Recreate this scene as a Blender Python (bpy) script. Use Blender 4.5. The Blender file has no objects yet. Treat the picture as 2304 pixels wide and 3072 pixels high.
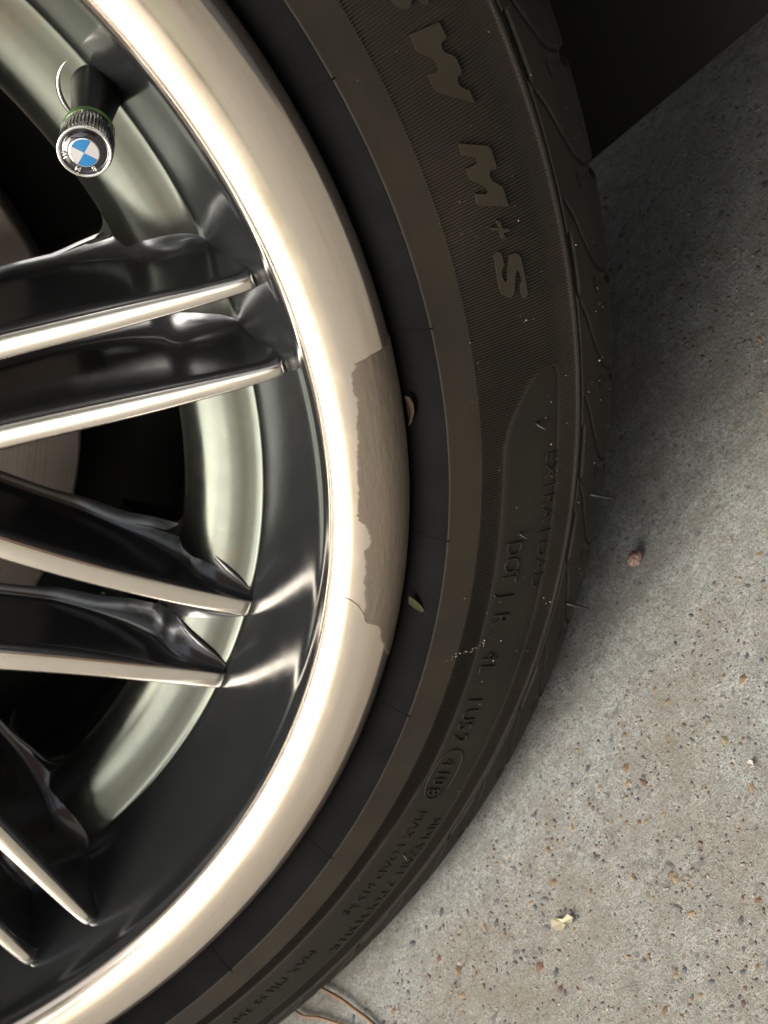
import bpy, bmesh, math, random
import numpy as np
from mathutils import Matrix, Vector
random.seed(7); RNG = np.random.default_rng(7)
PI = math.pi
C = bpy.context.scene.collection

# ------------------------------------------------------------------ camera, sky, sun, exposure
S = 0.245                       # metres per rim radius
HUB = 1.297                     # hub height in rim radii
TH = math.radians(35)
cam = bpy.data.cameras.new('camera'); cam.sensor_width = 36; cam.lens = 39.6
cam.clip_start = 0.01; cam.clip_end = 500
co = bpy.data.objects.new('camera', cam); C.objects.link(co)
n_ = Vector((0.25749055, 0.49255154, -0.83131)); n_.normalize()
e1 = Vector((1, 0, 0)) - n_ * n_.x; e1.normalize()
e2 = -n_.cross(e1)
d_ = math.cos(TH) * e1 + math.sin(TH) * e2       # down, in camera axes
l_ = math.sin(TH) * e1 - math.cos(TH) * e2       # along the car
cc = Vector((-0.92878569, 0.13520353, 1.16322687))
pos = Vector((-cc.dot(l_), cc.dot(n_), HUB + cc.dot(d_))) * S
R = Matrix(((l_[0], -l_[1], -l_[2]), (-n_[0], n_[1], n_[2]), (-d_[0], d_[1], d_[2])))
M4 = R.to_4x4(); M4.translation = pos
co.matrix_world = M4
cam.dof.use_dof = True; cam.dof.focus_distance = 1.17 * S; cam.dof.aperture_fstop = 34
bpy.context.scene.camera = co

SUN_EL, SUN_AZ = math.radians(38), math.radians(-121)     # azimuth from +Y towards +X
w = bpy.data.worlds.new('World'); bpy.context.scene.world = w; w.use_nodes = True
wn = w.node_tree.nodes; wl = w.node_tree.links
sky = wn.new('ShaderNodeTexSky'); sky.sky_type = 'NISHITA'; sky.sun_disc = False
sky.sun_elevation = SUN_EL; sky.sun_rotation = SUN_AZ
sky.air_density = 1.0; sky.dust_density = 6.0; sky.ozone_density = 1.0
hs = wn.new('ShaderNodeHueSaturation'); hs.inputs['Saturation'].default_value = .5; wl.new(sky.outputs[0], hs.inputs['Color'])
tint = wn.new('ShaderNodeMix'); tint.data_type = 'RGBA'; tint.blend_type = 'MULTIPLY'; tint.inputs[0].default_value = 1; tint.inputs[7].default_value = (1, .98, .90, 1)
wl.new(hs.outputs[0], tint.inputs[6]); wl.new(tint.outputs[2], wn['Background'].inputs[0]); wn['Background'].inputs[1].default_value = 0.15
sl = bpy.data.lights.new('sun', 'SUN'); sl.energy = 2.75; sl.angle = math.radians(58); sl.color = (1, .97, .92)
so = bpy.data.objects.new('sun', sl); C.objects.link(so)
sd = Vector((math.sin(SUN_AZ) * math.cos(SUN_EL), math.cos(SUN_AZ) * math.cos(SUN_EL), math.sin(SUN_EL)))
so.rotation_euler = sd.to_track_quat('Z', 'Y').to_euler()
vs = bpy.context.scene.view_settings
vs.view_transform = 'Standard'; vs.look = 'None'; vs.gamma = 1.0; vs.exposure = 1.03
bpy.context.scene.cycles.max_bounces = 8

# ------------------------------------------------------------------ helpers
def empty(name, label, cat, loc=(0, 0, 0), group=None):
    o = bpy.data.objects.new(name, None); C.objects.link(o); o.location = loc
    o['label'] = label; o['category'] = cat
    if group: o['group'] = group
    return o
def link(name, me, mat, parent=None, smooth=True, label=None, kind=None):
    o = bpy.data.objects.new(name, me); C.objects.link(o)
    if mat and not me.materials: me.materials.append(mat)
    if parent: o.parent = parent
    if smooth and len(me.polygons): me.polygons.foreach_set('use_smooth', [True] * len(me.polygons))
    if label: o['label'] = label
    if kind: o['kind'] = kind
    return o
def thing(o, label, cat, group=None):
    o['label'] = label; o['category'] = cat
    if group: o['group'] = group
    return o
def pymesh(name, V, F):
    me = bpy.data.meshes.new(name); me.from_pydata([tuple(v) for v in V], [], F); me.update(); return me
def gridmesh(name, P, wrap=False, keep=None):
    """P: (m, n, 3) array -> quad grid, first axis optionally wrapped"""
    m, n = P.shape[:2]
    mi = np.arange(m if wrap else m - 1); ni = np.arange(n - 1)
    a, b = np.meshgrid(mi, ni, indexing='ij'); a2 = (a + 1) % m
    q = np.stack([a * n + b, a2 * n + b, a2 * n + b + 1, a * n + b + 1], -1).reshape(-1, 4)
    if keep is not None: q = q[keep.reshape(-1)]
    me = bpy.data.meshes.new(name)
    me.vertices.add(m * n); me.vertices.foreach_set('co', P.reshape(-1).astype(np.float32))
    k = len(q); me.loops.add(k * 4); me.loops.foreach_set('vertex_index', q.reshape(-1).astype(np.int32))
    me.polygons.add(k); me.polygons.foreach_set('loop_start', np.arange(0, k * 4, 4, dtype=np.int32))
    me.polygons.foreach_set('loop_total', np.full(k, 4, np.int32))
    me.update(calc_edges=True); me.validate()
    return me
def cyl(r, ph, z):
    r, ph, z = np.broadcast_arrays(np.asarray(r, float), np.asarray(ph, float), np.asarray(z, float))
    return np.stack([r * np.cos(ph), r * np.sin(ph), z], -1) * S
def revolve(name, prof, n=256, a0=0, a1=2 * PI, sub=0):
    prof = np.array(prof, float)
    if sub:
        t = np.r_[0, np.cumsum(np.hypot(*np.diff(prof, axis=0).T))]
        prof = smooth_curve(prof, t, sub)
    full = abs(a1 - a0 - 2 * PI) < 1e-6
    ph = np.linspace(a0, a1, n, endpoint=not full)[:, None]
    P = cyl(prof[None, :, 0], ph, prof[None, :, 1])
    return gridmesh(name, P, wrap=full)
def smooth_curve(p, t, k):
    """Catmull-Rom through p, k samples per span"""
    out = []
    q = np.vstack([2 * p[0] - p[1], p, 2 * p[-1] - p[-2]])
    for i in range(1, len(q) - 2):
        for u in np.arange(k) / k:
            a, b, c, e = q[i - 1], q[i], q[i + 1], q[i + 2]
            out.append(.5 * (2 * b + (c - a) * u + (2 * a - 5 * b + 4 * c - e) * u * u + (3 * b - a - 3 * c + e) * u ** 3))
    out.append(p[-1]); return np.array(out)
def lathe(name, prof, base, axis, n=48):
    """prof: (radius, height) along axis from base, rim units"""
    ax = Vector(axis).normalized(); q = ax.to_track_quat('Z', 'Y').to_matrix()
    q = np.array(q); base = np.array(base)
    prof = np.array(prof, float); ph = np.linspace(0, 2 * PI, n, endpoint=False)[:, None]
    L = np.stack([prof[None, :, 0] * np.cos(ph), prof[None, :, 0] * np.sin(ph), np.broadcast_to(prof[None, :, 1], (n, len(prof)))], -1)
    return gridmesh(name, (L @ q.T + base) * S, wrap=True)
def tubemesh(name, pts, rad, n=8):
    pts = [Vector(p) for p in pts]; V = []; F = []
    rads = rad if isinstance(rad, (list, tuple)) else [rad] * len(pts)
    for i, p in enumerate(pts):
        t = (pts[min(i + 1, len(pts) - 1)] - pts[max(i - 1, 0)]).normalized()
        a = t.orthogonal().normalized() if i == 0 else (a - t * a.dot(t)).normalized()
        b = t.cross(a)
        for k in range(n):
            V.append(p + (a * math.cos(2 * PI * k / n) + b * math.sin(2 * PI * k / n)) * rads[i])
    for i in range(len(pts) - 1):
        for k in range(n):
            F.append((i * n + k, i * n + (k + 1) % n, (i + 1) * n + (k + 1) % n, (i + 1) * n + k))
    F.append(tuple(range(n))[::-1]); F.append(tuple((len(pts) - 1) * n + k for k in range(n)))
    return pymesh(name, V, F)
def W3(l, n, h):
    """a place: along the car, outward from the wheel face, height (rim radii) -> world"""
    return Vector((l, -n, h)) * S
def sstep(a, b, x):
    t = np.clip((x - a) / (b - a), 0, 1); return t * t * (3 - 2 * t)
def vnoise(x, y, seed=0):
    r = np.random.default_rng(seed).random((64, 64))
    xi = np.floor(x).astype(int); yi = np.floor(y).astype(int); fx = x - xi; fy = y - yi
    fx = fx * fx * (3 - 2 * fx); fy = fy * fy * (3 - 2 * fy)
    g = lambda i, j: r[(xi + i) % 64, (yi + j) % 64]
    return (g(0, 0) * (1 - fx) + g(1, 0) * fx) * (1 - fy) + (g(0, 1) * (1 - fx) + g(1, 1) * fx) * fy

# ------------------------------------------------------------------ materials
class NT:
    def __init__(s, name):
        s.m = bpy.data.materials.new(name); s.m.use_nodes = True
        s.n = s.m.node_tree.nodes; s.l = s.m.node_tree.links; s.b = s.n['Principled BSDF']
        s.tc = s.n.new('ShaderNodeTexCoord')
    def set(s, **k):
        for a, v in k.items():
            i = s.b.inputs[a.replace('_', ' ')]
            if hasattr(v, 'links'): s.l.new(v, i)
            elif isinstance(v, tuple): i.default_value = v + (1,)
            else: i.default_value = v
    def noise(s, scale, detail=4, rough=.55, vec=None, out=0):
        t = s.n.new('ShaderNodeTexNoise'); t.inputs['Scale'].default_value = scale
        t.inputs['Detail'].default_value = detail; t.inputs['Roughness'].default_value = rough
        s.l.new(vec or s.tc.outputs['Object'], t.inputs['Vector']); return t.outputs[out]
    def voro(s, scale, vec=None, feature='F1', out='Distance', rnd=1):
        t = s.n.new('ShaderNodeTexVoronoi'); t.feature = feature; t.inputs['Scale'].default_value = scale
        t.inputs['Randomness'].default_value = rnd
        s.l.new(vec or s.tc.outputs['Object'], t.inputs['Vector']); return t.outputs[out]
    def ramp(s, fac, stops, interp='LINEAR'):
        r = s.n.new('ShaderNodeValToRGB'); s.l.new(fac, r.inputs[0]); e = r.color_ramp.elements
        r.color_ramp.interpolation = interp
        for i, (p, c) in enumerate(stops):
            if i > 1: e.new(p)
            e[i].position = p
            e[i].color = (c + (1,)) if isinstance(c, tuple) else (c, c, c, 1)
        return r.outputs[0]
    def mix(s, fac, a, b, mode='MIX'):
        m = s.n.new('ShaderNodeMix'); m.data_type = 'RGBA'; m.blend_type = mode
        for i, v in ((0, fac), (6, a), (7, b)):
            if hasattr(v, 'links'): s.l.new(v, m.inputs[i])
            elif isinstance(v, tuple): m.inputs[i].default_value = v + (1,)
            else: m.inputs[i].default_value = v
        return m.outputs[2]
    def math(s, op, a, b=0.0):
        m = s.n.new('ShaderNodeMath'); m.operation = op
        for i, v in ((0, a), (1, b)):
            if hasattr(v, 'links'): s.l.new(v, m.inputs[i])
            else: m.inputs[i].default_value = v
        return m.outputs[0]
    def mapping(s, scale):
        m = s.n.new('ShaderNodeMapping'); m.inputs['Scale'].default_value = scale
        s.l.new(s.tc.outputs['Object'], m.inputs[0]); return m.outputs[0]
    def bump(s, h, dist, strength=1.0):
        b = s.n.new('ShaderNodeBump'); b.inputs['Strength'].default_value = strength; b.inputs['Distance'].default_value = dist
        s.l.new(h, b.inputs['Height']); s.l.new(b.outputs[0], s.b.inputs['Normal'])
def simple(name, col, rough=.5, metal=0.0, **k):
    t = NT(name); t.set(Base_Color=col, Roughness=rough, Metallic=metal, **k); return t.m
MAT = {}
def polar_vec(t):
    """(radius, angle, z) of a point on the wheel"""
    sp = t.n.new('ShaderNodeSeparateXYZ'); t.l.new(t.tc.outputs['Object'], sp.inputs[0])
    r = t.math('SQRT', t.math('ADD', t.math('MULTIPLY', sp.outputs[0], sp.outputs[0]), t.math('MULTIPLY', sp.outputs[1], sp.outputs[1])))
    a = t.math('ARCTAN2', sp.outputs[1], sp.outputs[0])
    cb = t.n.new('ShaderNodeCombineXYZ'); t.l.new(r, cb.inputs[0]); t.l.new(a, cb.inputs[1]); t.l.new(sp.outputs[2], cb.inputs[2])
    return r, a, cb.outputs[0]
# silver lacquered lip
t = NT('silver_lacquer')
sp = t.noise(900, 3); dot = t.ramp(t.voro(620), [(0.0, 0.0), (.05, 1.0)])
pick = t.ramp(t.noise(160, 2), [(.54, 1.0), (.60, 0.0)])
dm = t.math('MAXIMUM', dot, pick)
t.set(Base_Color=t.mix(dm, (.10, .08, .06), t.mix(sp, (.62, .535, .46), (.70, .61, .53))), Metallic=.9, Roughness=t.ramp(t.noise(60, 4), [(.3, .13), (.7, .20)]), Coat_Weight=.35, Coat_Roughness=.06)
r_, a_, pv_ = polar_vec(t); lm_ = t.n.new('ShaderNodeMapping'); lm_.inputs['Scale'].default_value = (1500, 3, 1); t.l.new(pv_, lm_.inputs[0])
t.bump(t.math('ADD', t.math('MULTIPLY', t.noise(1.0, 3, .6, vec=lm_.outputs[0]), .12), t.noise(25, 4)), .0002, .2); MAT['silver'] = t.m
# dark shadow-chrome inner rim
def shadow_chrome(name, c0, c1, r0, r1, film=0):
    t = NT(name)
    mp = t.noise(55, 5, .6); rust = t.ramp(t.noise(34, 6, .7), [(.58, 0.0), (.76, .4)])
    spk = t.ramp(t.voro(330), [(0.0, 1.0), (.045, 0.0)]); spk = t.math('MULTIPLY', spk, t.ramp(t.noise(70, 2), [(.52, 0.0), (.60, 1.0)]))
    base = t.mix(rust, t.mix(mp, c0, c1), (.09, .05, .028))
    t.set(Base_Color=t.mix(spk, base, (.42, .38, .32)), Metallic=.85, Roughness=t.ramp(t.noise(120, 5), [(.3, r0), (.75, r1)]))
    if film: t.set(Thin_Film_Thickness=film, Thin_Film_IOR=1.45)
    t.bump(t.noise(260, 3), .0001, .10); return t.m
MAT['chrome_dark'] = shadow_chrome('shadow_chrome', (.075, .08, .085), (.105, .11, .112), .13, .20)
MAT['chrome_satin'] = shadow_chrome('satin_shadow_chrome', (.042, .046, .043), (.062, .067, .056), .15, .24, 420)
t = NT('spoke_black')
mp = t.noise(60, 5, .6)
spk = t.ramp(t.voro(300), [(0.0, 1.0), (.04, 0.0)]); spk = t.math('MULTIPLY', spk, t.ramp(t.noise(60, 2), [(.5, 0.0), (.6, 1.0)]))
t.set(Base_Color=t.mix(spk, t.mix(mp, (.085, .087, .092), (.12, .12, .122)), (.35, .3, .25)), Metallic=.8, Roughness=t.ramp(t.noise(90, 5), [(.3, .14), (.75, .24)]))
MAT['spoke'] = t.m
t = NT('polished_alloy')
t.set(Base_Color=t.mix(t.noise(40, 4), (.74, .67, .59), (.84, .77, .69)), Metallic=1.0, Roughness=.19); t.bump(t.noise(300, 3), .0001, .06)
MAT['polished'] = t.m
# bare filler on the lip
t = NT('filler_primer')
r, a, pv = polar_vec(t)
cb = t.n.new('ShaderNodeMapping'); cb.inputs['Scale'].default_value = (2600, 22, 1); t.l.new(pv, cb.inputs[0])
st = t.noise(1.0, 5, .65, vec=cb.outputs[0])
cb2 = t.n.new('ShaderNodeMapping'); cb2.inputs['Scale'].default_value = (900, 45, 1); t.l.new(pv, cb2.inputs[0])
wr = t.noise(1.0, 6, .7, vec=cb2.outputs[0])
vein = t.ramp(wr, [(.47, 1.0), (.495, 0.0), (.52, 1.0)])
col = t.mix(st, (.080, .064, .049), (.145, .118, .092))
col = t.mix(t.math('MULTIPLY', t.math('SUBTRACT', 1.0, vein), .22), col, (.20, .165, .13))
t.set(Base_Color=col, Roughness=.85, Specular_IOR_Level=.15)
t.bump(t.math('ADD', t.math('MULTIPLY', st, .5), t.math('MULTIPLY', vein, .6)), .00016, .6); MAT['filler'] = t.m
# rubber
def rubber(name, c0, c1, rough, fine=0.12, spec=.4):
    t = NT(name)
    col = t.mix(t.ramp(t.math('ADD', t.math('MULTIPLY', t.noise(28, 5, .6), .5), t.math('MULTIPLY', t.noise(7, 4, .6), .5)), [(.40, 0.0), (.60, 1.0)]), c0, c1)
    dust = t.math('MULTIPLY', t.ramp(t.voro(520), [(0.0, 1.0), (.10, 0.0)]), t.ramp(t.noise(40, 3), [(.48, 0.0), (.62, .55)]))
    t.set(Base_Color=t.mix(dust, col, (.20, .17, .13)), Roughness=t.ramp(t.noise(80, 4), [(.3, rough - .06), (.7, rough + .06)]), Specular_IOR_Level=spec)
    t.bump(t.noise(1100, 3), .0001, fine); return t.m
MAT['rubber'] = rubber('black_rubber', (.009, .0088, .0085), (.014, .013, .012), .52)
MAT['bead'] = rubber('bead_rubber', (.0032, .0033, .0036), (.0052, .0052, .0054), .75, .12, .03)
MAT['bloom'] = rubber('bloomed_rubber', (.0125, .0096, .0059), (.0205, .0157, .0100), .6, .12, .28)
MAT['letter'] = rubber('worn_letter_rubber', (.022, .0170, .0105), (.031, .0242, .0155), .5, .12, .3)
MAT['rib'] = rubber('ribbed_rubber', (.027, .0222, .0170), (.038, .0312, .0238), .48, .12, .3)
MAT['shoulder'] = rubber('shoulder_rubber', (.0085, .0072, .0052), (.013, .0108, .0078), .66, .12, .22)
MAT['stem'] = simple('stem_rubber', (.012, .0115, .011), .38)
MAT['green'] = simple('green_plastic', (.07, .17, .025), .35)
MAT['chrome'] = simple('chrome', (.82, .80, .78), .09, 1.0)
MAT['seat'] = simple('valve_seat_metal', (.34, .33, .31), .16, 1.0)
MAT['fillet'] = simple('fillet_metal', (.17, .165, .165), .2, 1.0)
MAT['gun'] = simple('dark_chrome', (.30, .29, .33), .14, 1.0)
MAT['eblack'] = simple('emblem_black', (.006, .005, .008), .08, Coat_Weight=1.0)
MAT['eblue'] = simple('emblem_blue', (.006, .13, .33), .3)
MAT['ewhite'] = simple('emblem_white', (.36, .35, .345), .35)
t = NT('brake_iron')
r, a, pv = polar_vec(t); cb = t.n.new('ShaderNodeMapping'); cb.inputs['Scale'].default_value = (1500, 2, 1); t.l.new(pv, cb.inputs[0])
gr = t.noise(1.0, 4, .7, vec=cb.outputs[0])
t.set(Base_Color=t.mix(gr, (.55, .43, .36), (.95, .84, .74)), Metallic=.75, Roughness=.42); t.bump(gr, .0002, .5); MAT['disc'] = t.m
MAT['dark'] = simple('black_plastic', (.010, .010, .009), .75, Specular_IOR_Level=.2)
MAT['body'] = simple('car_paint', (.02, .021, .024), .3, Coat_Weight=.5)
# ground
t = NT('concrete')
big = t.noise(9, 5, .6); mid = t.noise(75, 5, .65); fine = t.noise(640, 3, .7); grit = t.noise(1700, 3, .75); clot = t.noise(230, 5, .7)
col = t.mix(t.ramp(clot, [(.34, 0.0), (.62, 1.0)]), (.245, .249, .236), (.42, .436, .422))
col = t.mix(t.ramp(fine, [(.38, .7), (.53, 0.0)]), col, (.135, .13, .115))
col = t.mix(t.ramp(grit, [(.40, .8), (.53, 0.0)]), col, (.10, .097, .088))
col = t.mix(t.ramp(grit, [(.53, 0.0), (.66, .65)]), col, (.55, .565, .545))
col = t.mix(t.ramp(mid, [(.38, .6), (.6, 0.0)]), col, (.17, .168, .152))
pit = t.math('MULTIPLY', t.ramp(t.voro(900), [(.16, 1.0), (.24, 0.0)]), t.ramp(t.noise(420, 2), [(.54, 0.0), (.60, .8)]))
col = t.mix(pit, col, (.06, .058, .055))
def stones(scale, cut, amt, seed):
    mp_ = t.n.new('ShaderNodeMapping'); mp_.inputs['Location'].default_value = (seed, seed * 2, 0); t.l.new(t.tc.outputs['Object'], mp_.inputs[0])
    vc = t.n.new('ShaderNodeTexVoronoi'); vc.inputs['Scale'].default_value = scale; t.l.new(mp_.outputs[0], vc.inputs[0])
    sc_ = t.n.new('ShaderNodeSeparateColor'); t.l.new(vc.outputs['Color'], sc_.inputs[0])
    hue = t.ramp(sc_.outputs[0], [(0.0, (.07, .075, .085)), (.3, (.12, .123, .125)), (.5, (.18, .17, .145)), (.66, (.19, .135, .075)), (.78, (.12, .08, .055)), (1.0, (.26, .245, .215))])
    pickd = t.ramp(sc_.outputs[1], [(cut, 0.0), (cut + .02, amt)])
    return hue, t.math('MULTIPLY', t.ramp(vc.outputs['Distance'], [(.26, 1.0), (.36, 0.0)]), pickd)
for args in ((150, .84, .38, 7.7), (330, .80, .75, 1.3), (560, .70, .75, 4.1), (900, .62, .7, 2.2)):
    hue, sel = stones(*args); col = t.mix(sel, col, hue)
stain = t.ramp(t.noise(6, 6, .65), [(.46, 0.0), (.66, .6)])
col = t.mix(stain, col, (.155, .132, .095))
wv = t.n.new('ShaderNodeMix'); wv.data_type = 'VECTOR'; wv.inputs[0].default_value = .012; t.l.new(t.tc.outputs['Object'], wv.inputs[4]); t.l.new(t.noise(120, 5, .7, out=1), wv.inputs[5])
cr = t.voro(19, vec=wv.outputs[1], feature='DISTANCE_TO_EDGE', out='Distance')
crk = t.math('MULTIPLY', t.ramp(cr, [(0.0, .8), (.011, 0.0)]), t.ramp(t.noise(14, 3), [(.50, 0.0), (.58, 1.0)]))
col = t.mix(crk, col, (.10, .095, .085))
t.set(Base_Color=col, Roughness=.9, Specular_IOR_Level=.25)
hh = t.math('ADD', t.math('MULTIPLY', fine, .6), t.math('ADD', t.math('MULTIPLY', grit, .5), t.math('MULTIPLY', mid, .9)))
t.bump(t.math('SUBTRACT', hh, t.math('MULTIPLY', pit, .7)), .0008, .7); MAT['concrete'] = t.m
t = NT('lawn'); t.set(Base_Color=t.mix(t.noise(30, 5), (.05, .085, .025), (.11, .14, .05)), Roughness=.9); MAT['lawn'] = t.m

# ------------------------------------------------------------------ ground
drive = link('concrete_driveway', pymesh('concrete_driveway', [(-9, -3.2, 0), (9, -3.2, 0), (9, 6, 0), (-9, 6, 0)], [(0, 1, 2, 3)]), MAT['concrete'], kind='structure')
link('lawn', pymesh('lawn', [(-200, -200, -.03), (200, -200, -.03), (200, 200, -.03), (-200, 200, -.03)], [(0, 1, 2, 3)]), MAT['lawn'], kind='structure')

# stones set in the concrete
def stone_mesh(name, seed, mat):
    rg = random.Random(seed); bm = bmesh.new(); bmesh.ops.create_icosphere(bm, subdivisions=1, radius=1)
    for v in bm.verts: v.co = v.co * rg.uniform(.78, 1.1)
    me = bpy.data.meshes.new(name); bm.to_mesh(me); bm.free(); me.materials.append(mat); return me
SCOL = [(.065, .068, .075), (.10, .10, .098), (.15, .147, .135), (.13, .085, .045), (.165, .125, .075), (.11, .065, .048), (.05, .056, .066), (.20, .185, .155), (.085, .06, .05)]
SM = []
for i, c in enumerate(SCOL):
    t = NT('stone_%s' % 'abcdefghi'[i]); t.set(Base_Color=t.mix(t.noise(3, 4), c, tuple(x * 1.5 for x in c)), Roughness=.8, Specular_IOR_Level=.3)
    SM += [stone_mesh('aggregate_stone', i * 3 + k, t.m) for k in range(2)]
PROJ = None
def px(P):
    """where a world point falls in the frame, only used to leave out stones nobody could see"""
    q = co.matrix_world.inverted() @ P
    return (.5 + q.x / -q.z * 1.1 * 4 / 3, .5 - q.y / -q.z * 1.1, -q.z)
cand = []
while len(cand) < 3600:
    l, n = random.uniform(-1.2, 1.7), random.uniform(-1.0, 1.15)
    P = W3(l, n, 0); x, y, z = px(P)
    if z < 0 or not (-.03 < x < 1.03 and -.03 < y < 1.03): continue
    q = co.matrix_world.inverted() @ P
    if n < -.02 and abs(l) < .9: continue
    cand.append((P, min(.0020, .00062 * math.exp(random.gauss(0, .5))), z))
cand.sort(key=lambda c: -c[1] / c[2])
SP = [6, 6, 8, 8, 9, 7, 7, 9, 5]
pool = [i for i in range(len(SM)) for _ in range((4, 4, 4, 4, 5, 5, 4, 4, 3, 3, 2, 2, 2, 2, 2, 2, 1, 1)[i])]
for P, r, z in cand[:300]:
    o = bpy.data.objects.new('aggregate_stone', SM[random.choice(pool)]); C.objects.link(o); o.parent = drive
    o.location = P + Vector((0, 0, -r * .12)); o.scale = (r * random.uniform(.8, 1.5), r * random.uniform(.7, 1.0), r * .38); o.rotation_euler = (0, 0, random.uniform(0, 6.3))
allV, allF, allM = [], [], []
mats = []
for me in SM:
    if me.materials[0] not in mats: mats.append(me.materials[0])
for P, r, z in cand[300:]:
    me = SM[random.choice(pool)]; b = len(allV); a = random.uniform(0, 6.3); ca, sa = math.cos(a), math.sin(a); e = random.uniform(.8, 1.5)
    for v in me.vertices:
        x, y, zz = v.co.x * r * e, v.co.y * r * .85, v.co.z * r * .38
        allV.append((P.x + x * ca - y * sa, P.y + x * sa + y * ca, zz - r * .12))
    for f in me.polygons: allF.append(tuple(b + i for i in f.vertices)); allM.append(mats.index(me.materials[0]))
me = pymesh('small_aggregate', allV, allF)
for m in mats: me.materials.append(m)
me.polygons.foreach_set('material_index', allM)
link('small_aggregate', me, None, drive, kind='stuff')

# ------------------------------------------------------------------ the wheel
wheel = empty('wheel_assembly', 'dark alloy car wheel with silver lip and beige repair patch, tyre on concrete', 'wheel')
wm = Matrix(((math.sin(TH), math.cos(TH), 0), (0, 0, -1), (-math.cos(TH), math.sin(TH), 0))).to_4x4()
wm.translation = (0, 0, HUB * S); wheel.matrix_world = wm
bpy.context.view_layer.update()

# lip
LIP = np.array([(.897, -.034), (.8985, -.027), (.9015, -.0205), (.9045, -.0165), (.909, -.0125), (.916, -.0085), (.926, -.0045), (.938, -.0010), (.950, .0008), (.961, .0012), (.971, -.0002), (.9805, -.0036), (.9885, -.0085), (.9950, -.0150), (.9992, -.022), (1.0, -.034), (.997, -.06)])
LP = smooth_curve(LIP, None, 5)
lip = link('rim_lip', gridmesh('rim_lip', cyl(LP[None, :, 0], np.linspace(0, 2 * PI, 900, endpoint=False)[:, None], LP[None, :, 1]), wrap=True), MAT['silver'], wheel)
LPf = LP[:70]
def zlip(r): return np.interp(r, LP[:75, 0], LP[:75, 1])

# filler patch: outline in (radius, degrees)
PATCH_L = [(1.012, 14.0), (1.0051, 13.6), (0.9935, 12.94), (0.9839, 12.97), (0.9712, 12.96), (0.9629, 12.84), (0.9509, 12.73), (0.9481, 12.29), (0.9433, 12.09), (0.9412, 11.21), (0.9421, 10.2), (0.9417, 9.35), (0.9384, 8.52), (0.9364, 7.22), (0.9323, 5.01), (0.9306, 2.73), (0.9284, 1.17), (0.9291, 0.15), (0.9354, -0.25), (0.942, -1.05), (0.9444, -1.69), (0.9402, -2.32), (0.936, -2.64), (0.9386, -3.28), (0.9397, -5.41), (0.9406, -6.74), (0.9448, -7.74), (0.9435, -8.4), (0.9463, -8.9), (0.95, -9.2), (0.9608, -9.36), (0.9694, -9.7), (0.9728, -10.62), (0.9827, -11.68), (1.0, -13.2), (1.012, -13.6)]
# ring, wall of the inner rim
BAR = [(.8985, -.027), (.8945, -.040), (.893, -.056), (.8885, -.075), (.870, -.138), (.8545, -.192), (.8505, -.205), (.8470, -.2118), (.8415, -.2158), (.830, -.2205), (.815, -.2258), (.800, -.2320), (.785, -.2400), (.771, -.2505), (.760, -.2630), (.752, -.2755), (.748, -.285)]
barf = smooth_curve(np.array(BAR), None, 5)
wall_i = int(np.argmin(np.abs(barf[:, 0] - .8495)))
for nm, bf, mt in (('rim_wall', barf[:wall_i + 1], 'chrome_dark'), ('rim_ring', barf[wall_i:], 'chrome_satin')):
    link(nm, gridmesh(nm, cyl(bf[None, :, 0], np.linspace(0, 2 * PI, 720, endpoint=False)[:, None], bf[None, :, 1]), wrap=True), MAT[mt], wheel)
def zbar(r):
    return np.interp(r, np.r_[.30, .60, .70, barf[::-1, 0]], np.r_[-.37, -.345, -.312, barf[::-1, 1]])

# spokes ------------------------------------------------------------
TALL = [(14.9 + 72 * k) for k in range(5)]
LOW = [(-21.3 + 72 * k) for k in range(5)]
def tall_path(sgn):
    # r, tangential offset, front z, width
    K = np.array([(.20, .050, -.235, .040), (.40, .054, -.200, .036), (.55, .0565, -.168, .033), (.70, .057, -.128, .028), (.80, .057, -.104, .0225), (.85, .057, -.094, .019), (.872, .057, -.0925, .0175), (.884, .0568, -.098, .0165)])
    K[:, 1] *= sgn; return K
def low_path(sgn):
    K = np.array([(.20, .125, -.235, .040), (.38, .108, -.215, .036), (.50, .091, -.205, .034), (.62, .078, -.200, .032), (.74, .070, -.1975, .030), (.82, .067, -.198, .028), (.842, .0665, -.199, .027), (.854, .066, -.206, .025)])
    K[:, 1] *= sgn; return K
def resample(K, m):
    t = np.linspace(0, 1, len(K)); u = 1 - (1 - np.linspace(0, 1, m)) ** 1.5
    Kf = smooth_curve(K, None, 24); tf = np.linspace(0, 1, len(Kf))
    return np.stack([np.interp(u, tf, Kf[:, i]) for i in range(4)], 1)
LAT = {'low': ([.55, .66, .74, .757, .77, .785, .805, .826, .844, .856], [.016, .026, .046, .052, .046, .036, .026, .016, .006, .002]),
       'tall': ([.55, .66, .71, .76, .80, .83, .848, .862], [.012, .014, .025, .036, .030, .022, .012, .006])}
def lateral(kind, r): return float(np.interp(r, *LAT[kind]))
def fillet_mesh(kind, sgn, side):
    K = (tall_path if kind == 'tall' else low_path)(sgn); Kf = smooth_curve(K, None, 24)
    r0, r1 = (.851, .760) if kind == 'tall' else (.850, .757)
    pts, rad = [], []
    for u in np.linspace(0, 1, 26):
        r = r0 + (r1 - r0) * u
        o = float(np.interp(r, Kf[:, 0], Kf[:, 1])); hw = float(np.interp(r, Kf[:, 0], Kf[:, 3])) / 2
        grow = .010 if kind == 'tall' else .004
        y = o + side * (hw + grow + lateral(kind, r) * .97)
        pts.append((r * S, y * S, (float(zbar(min(r, .8455))) + .0010) * S)); rad.append((.0003 + .0052 * max(0, math.sin(PI * u)) ** .8) * S)
    return tubemesh('fillet', pts, rad, 10)
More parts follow.
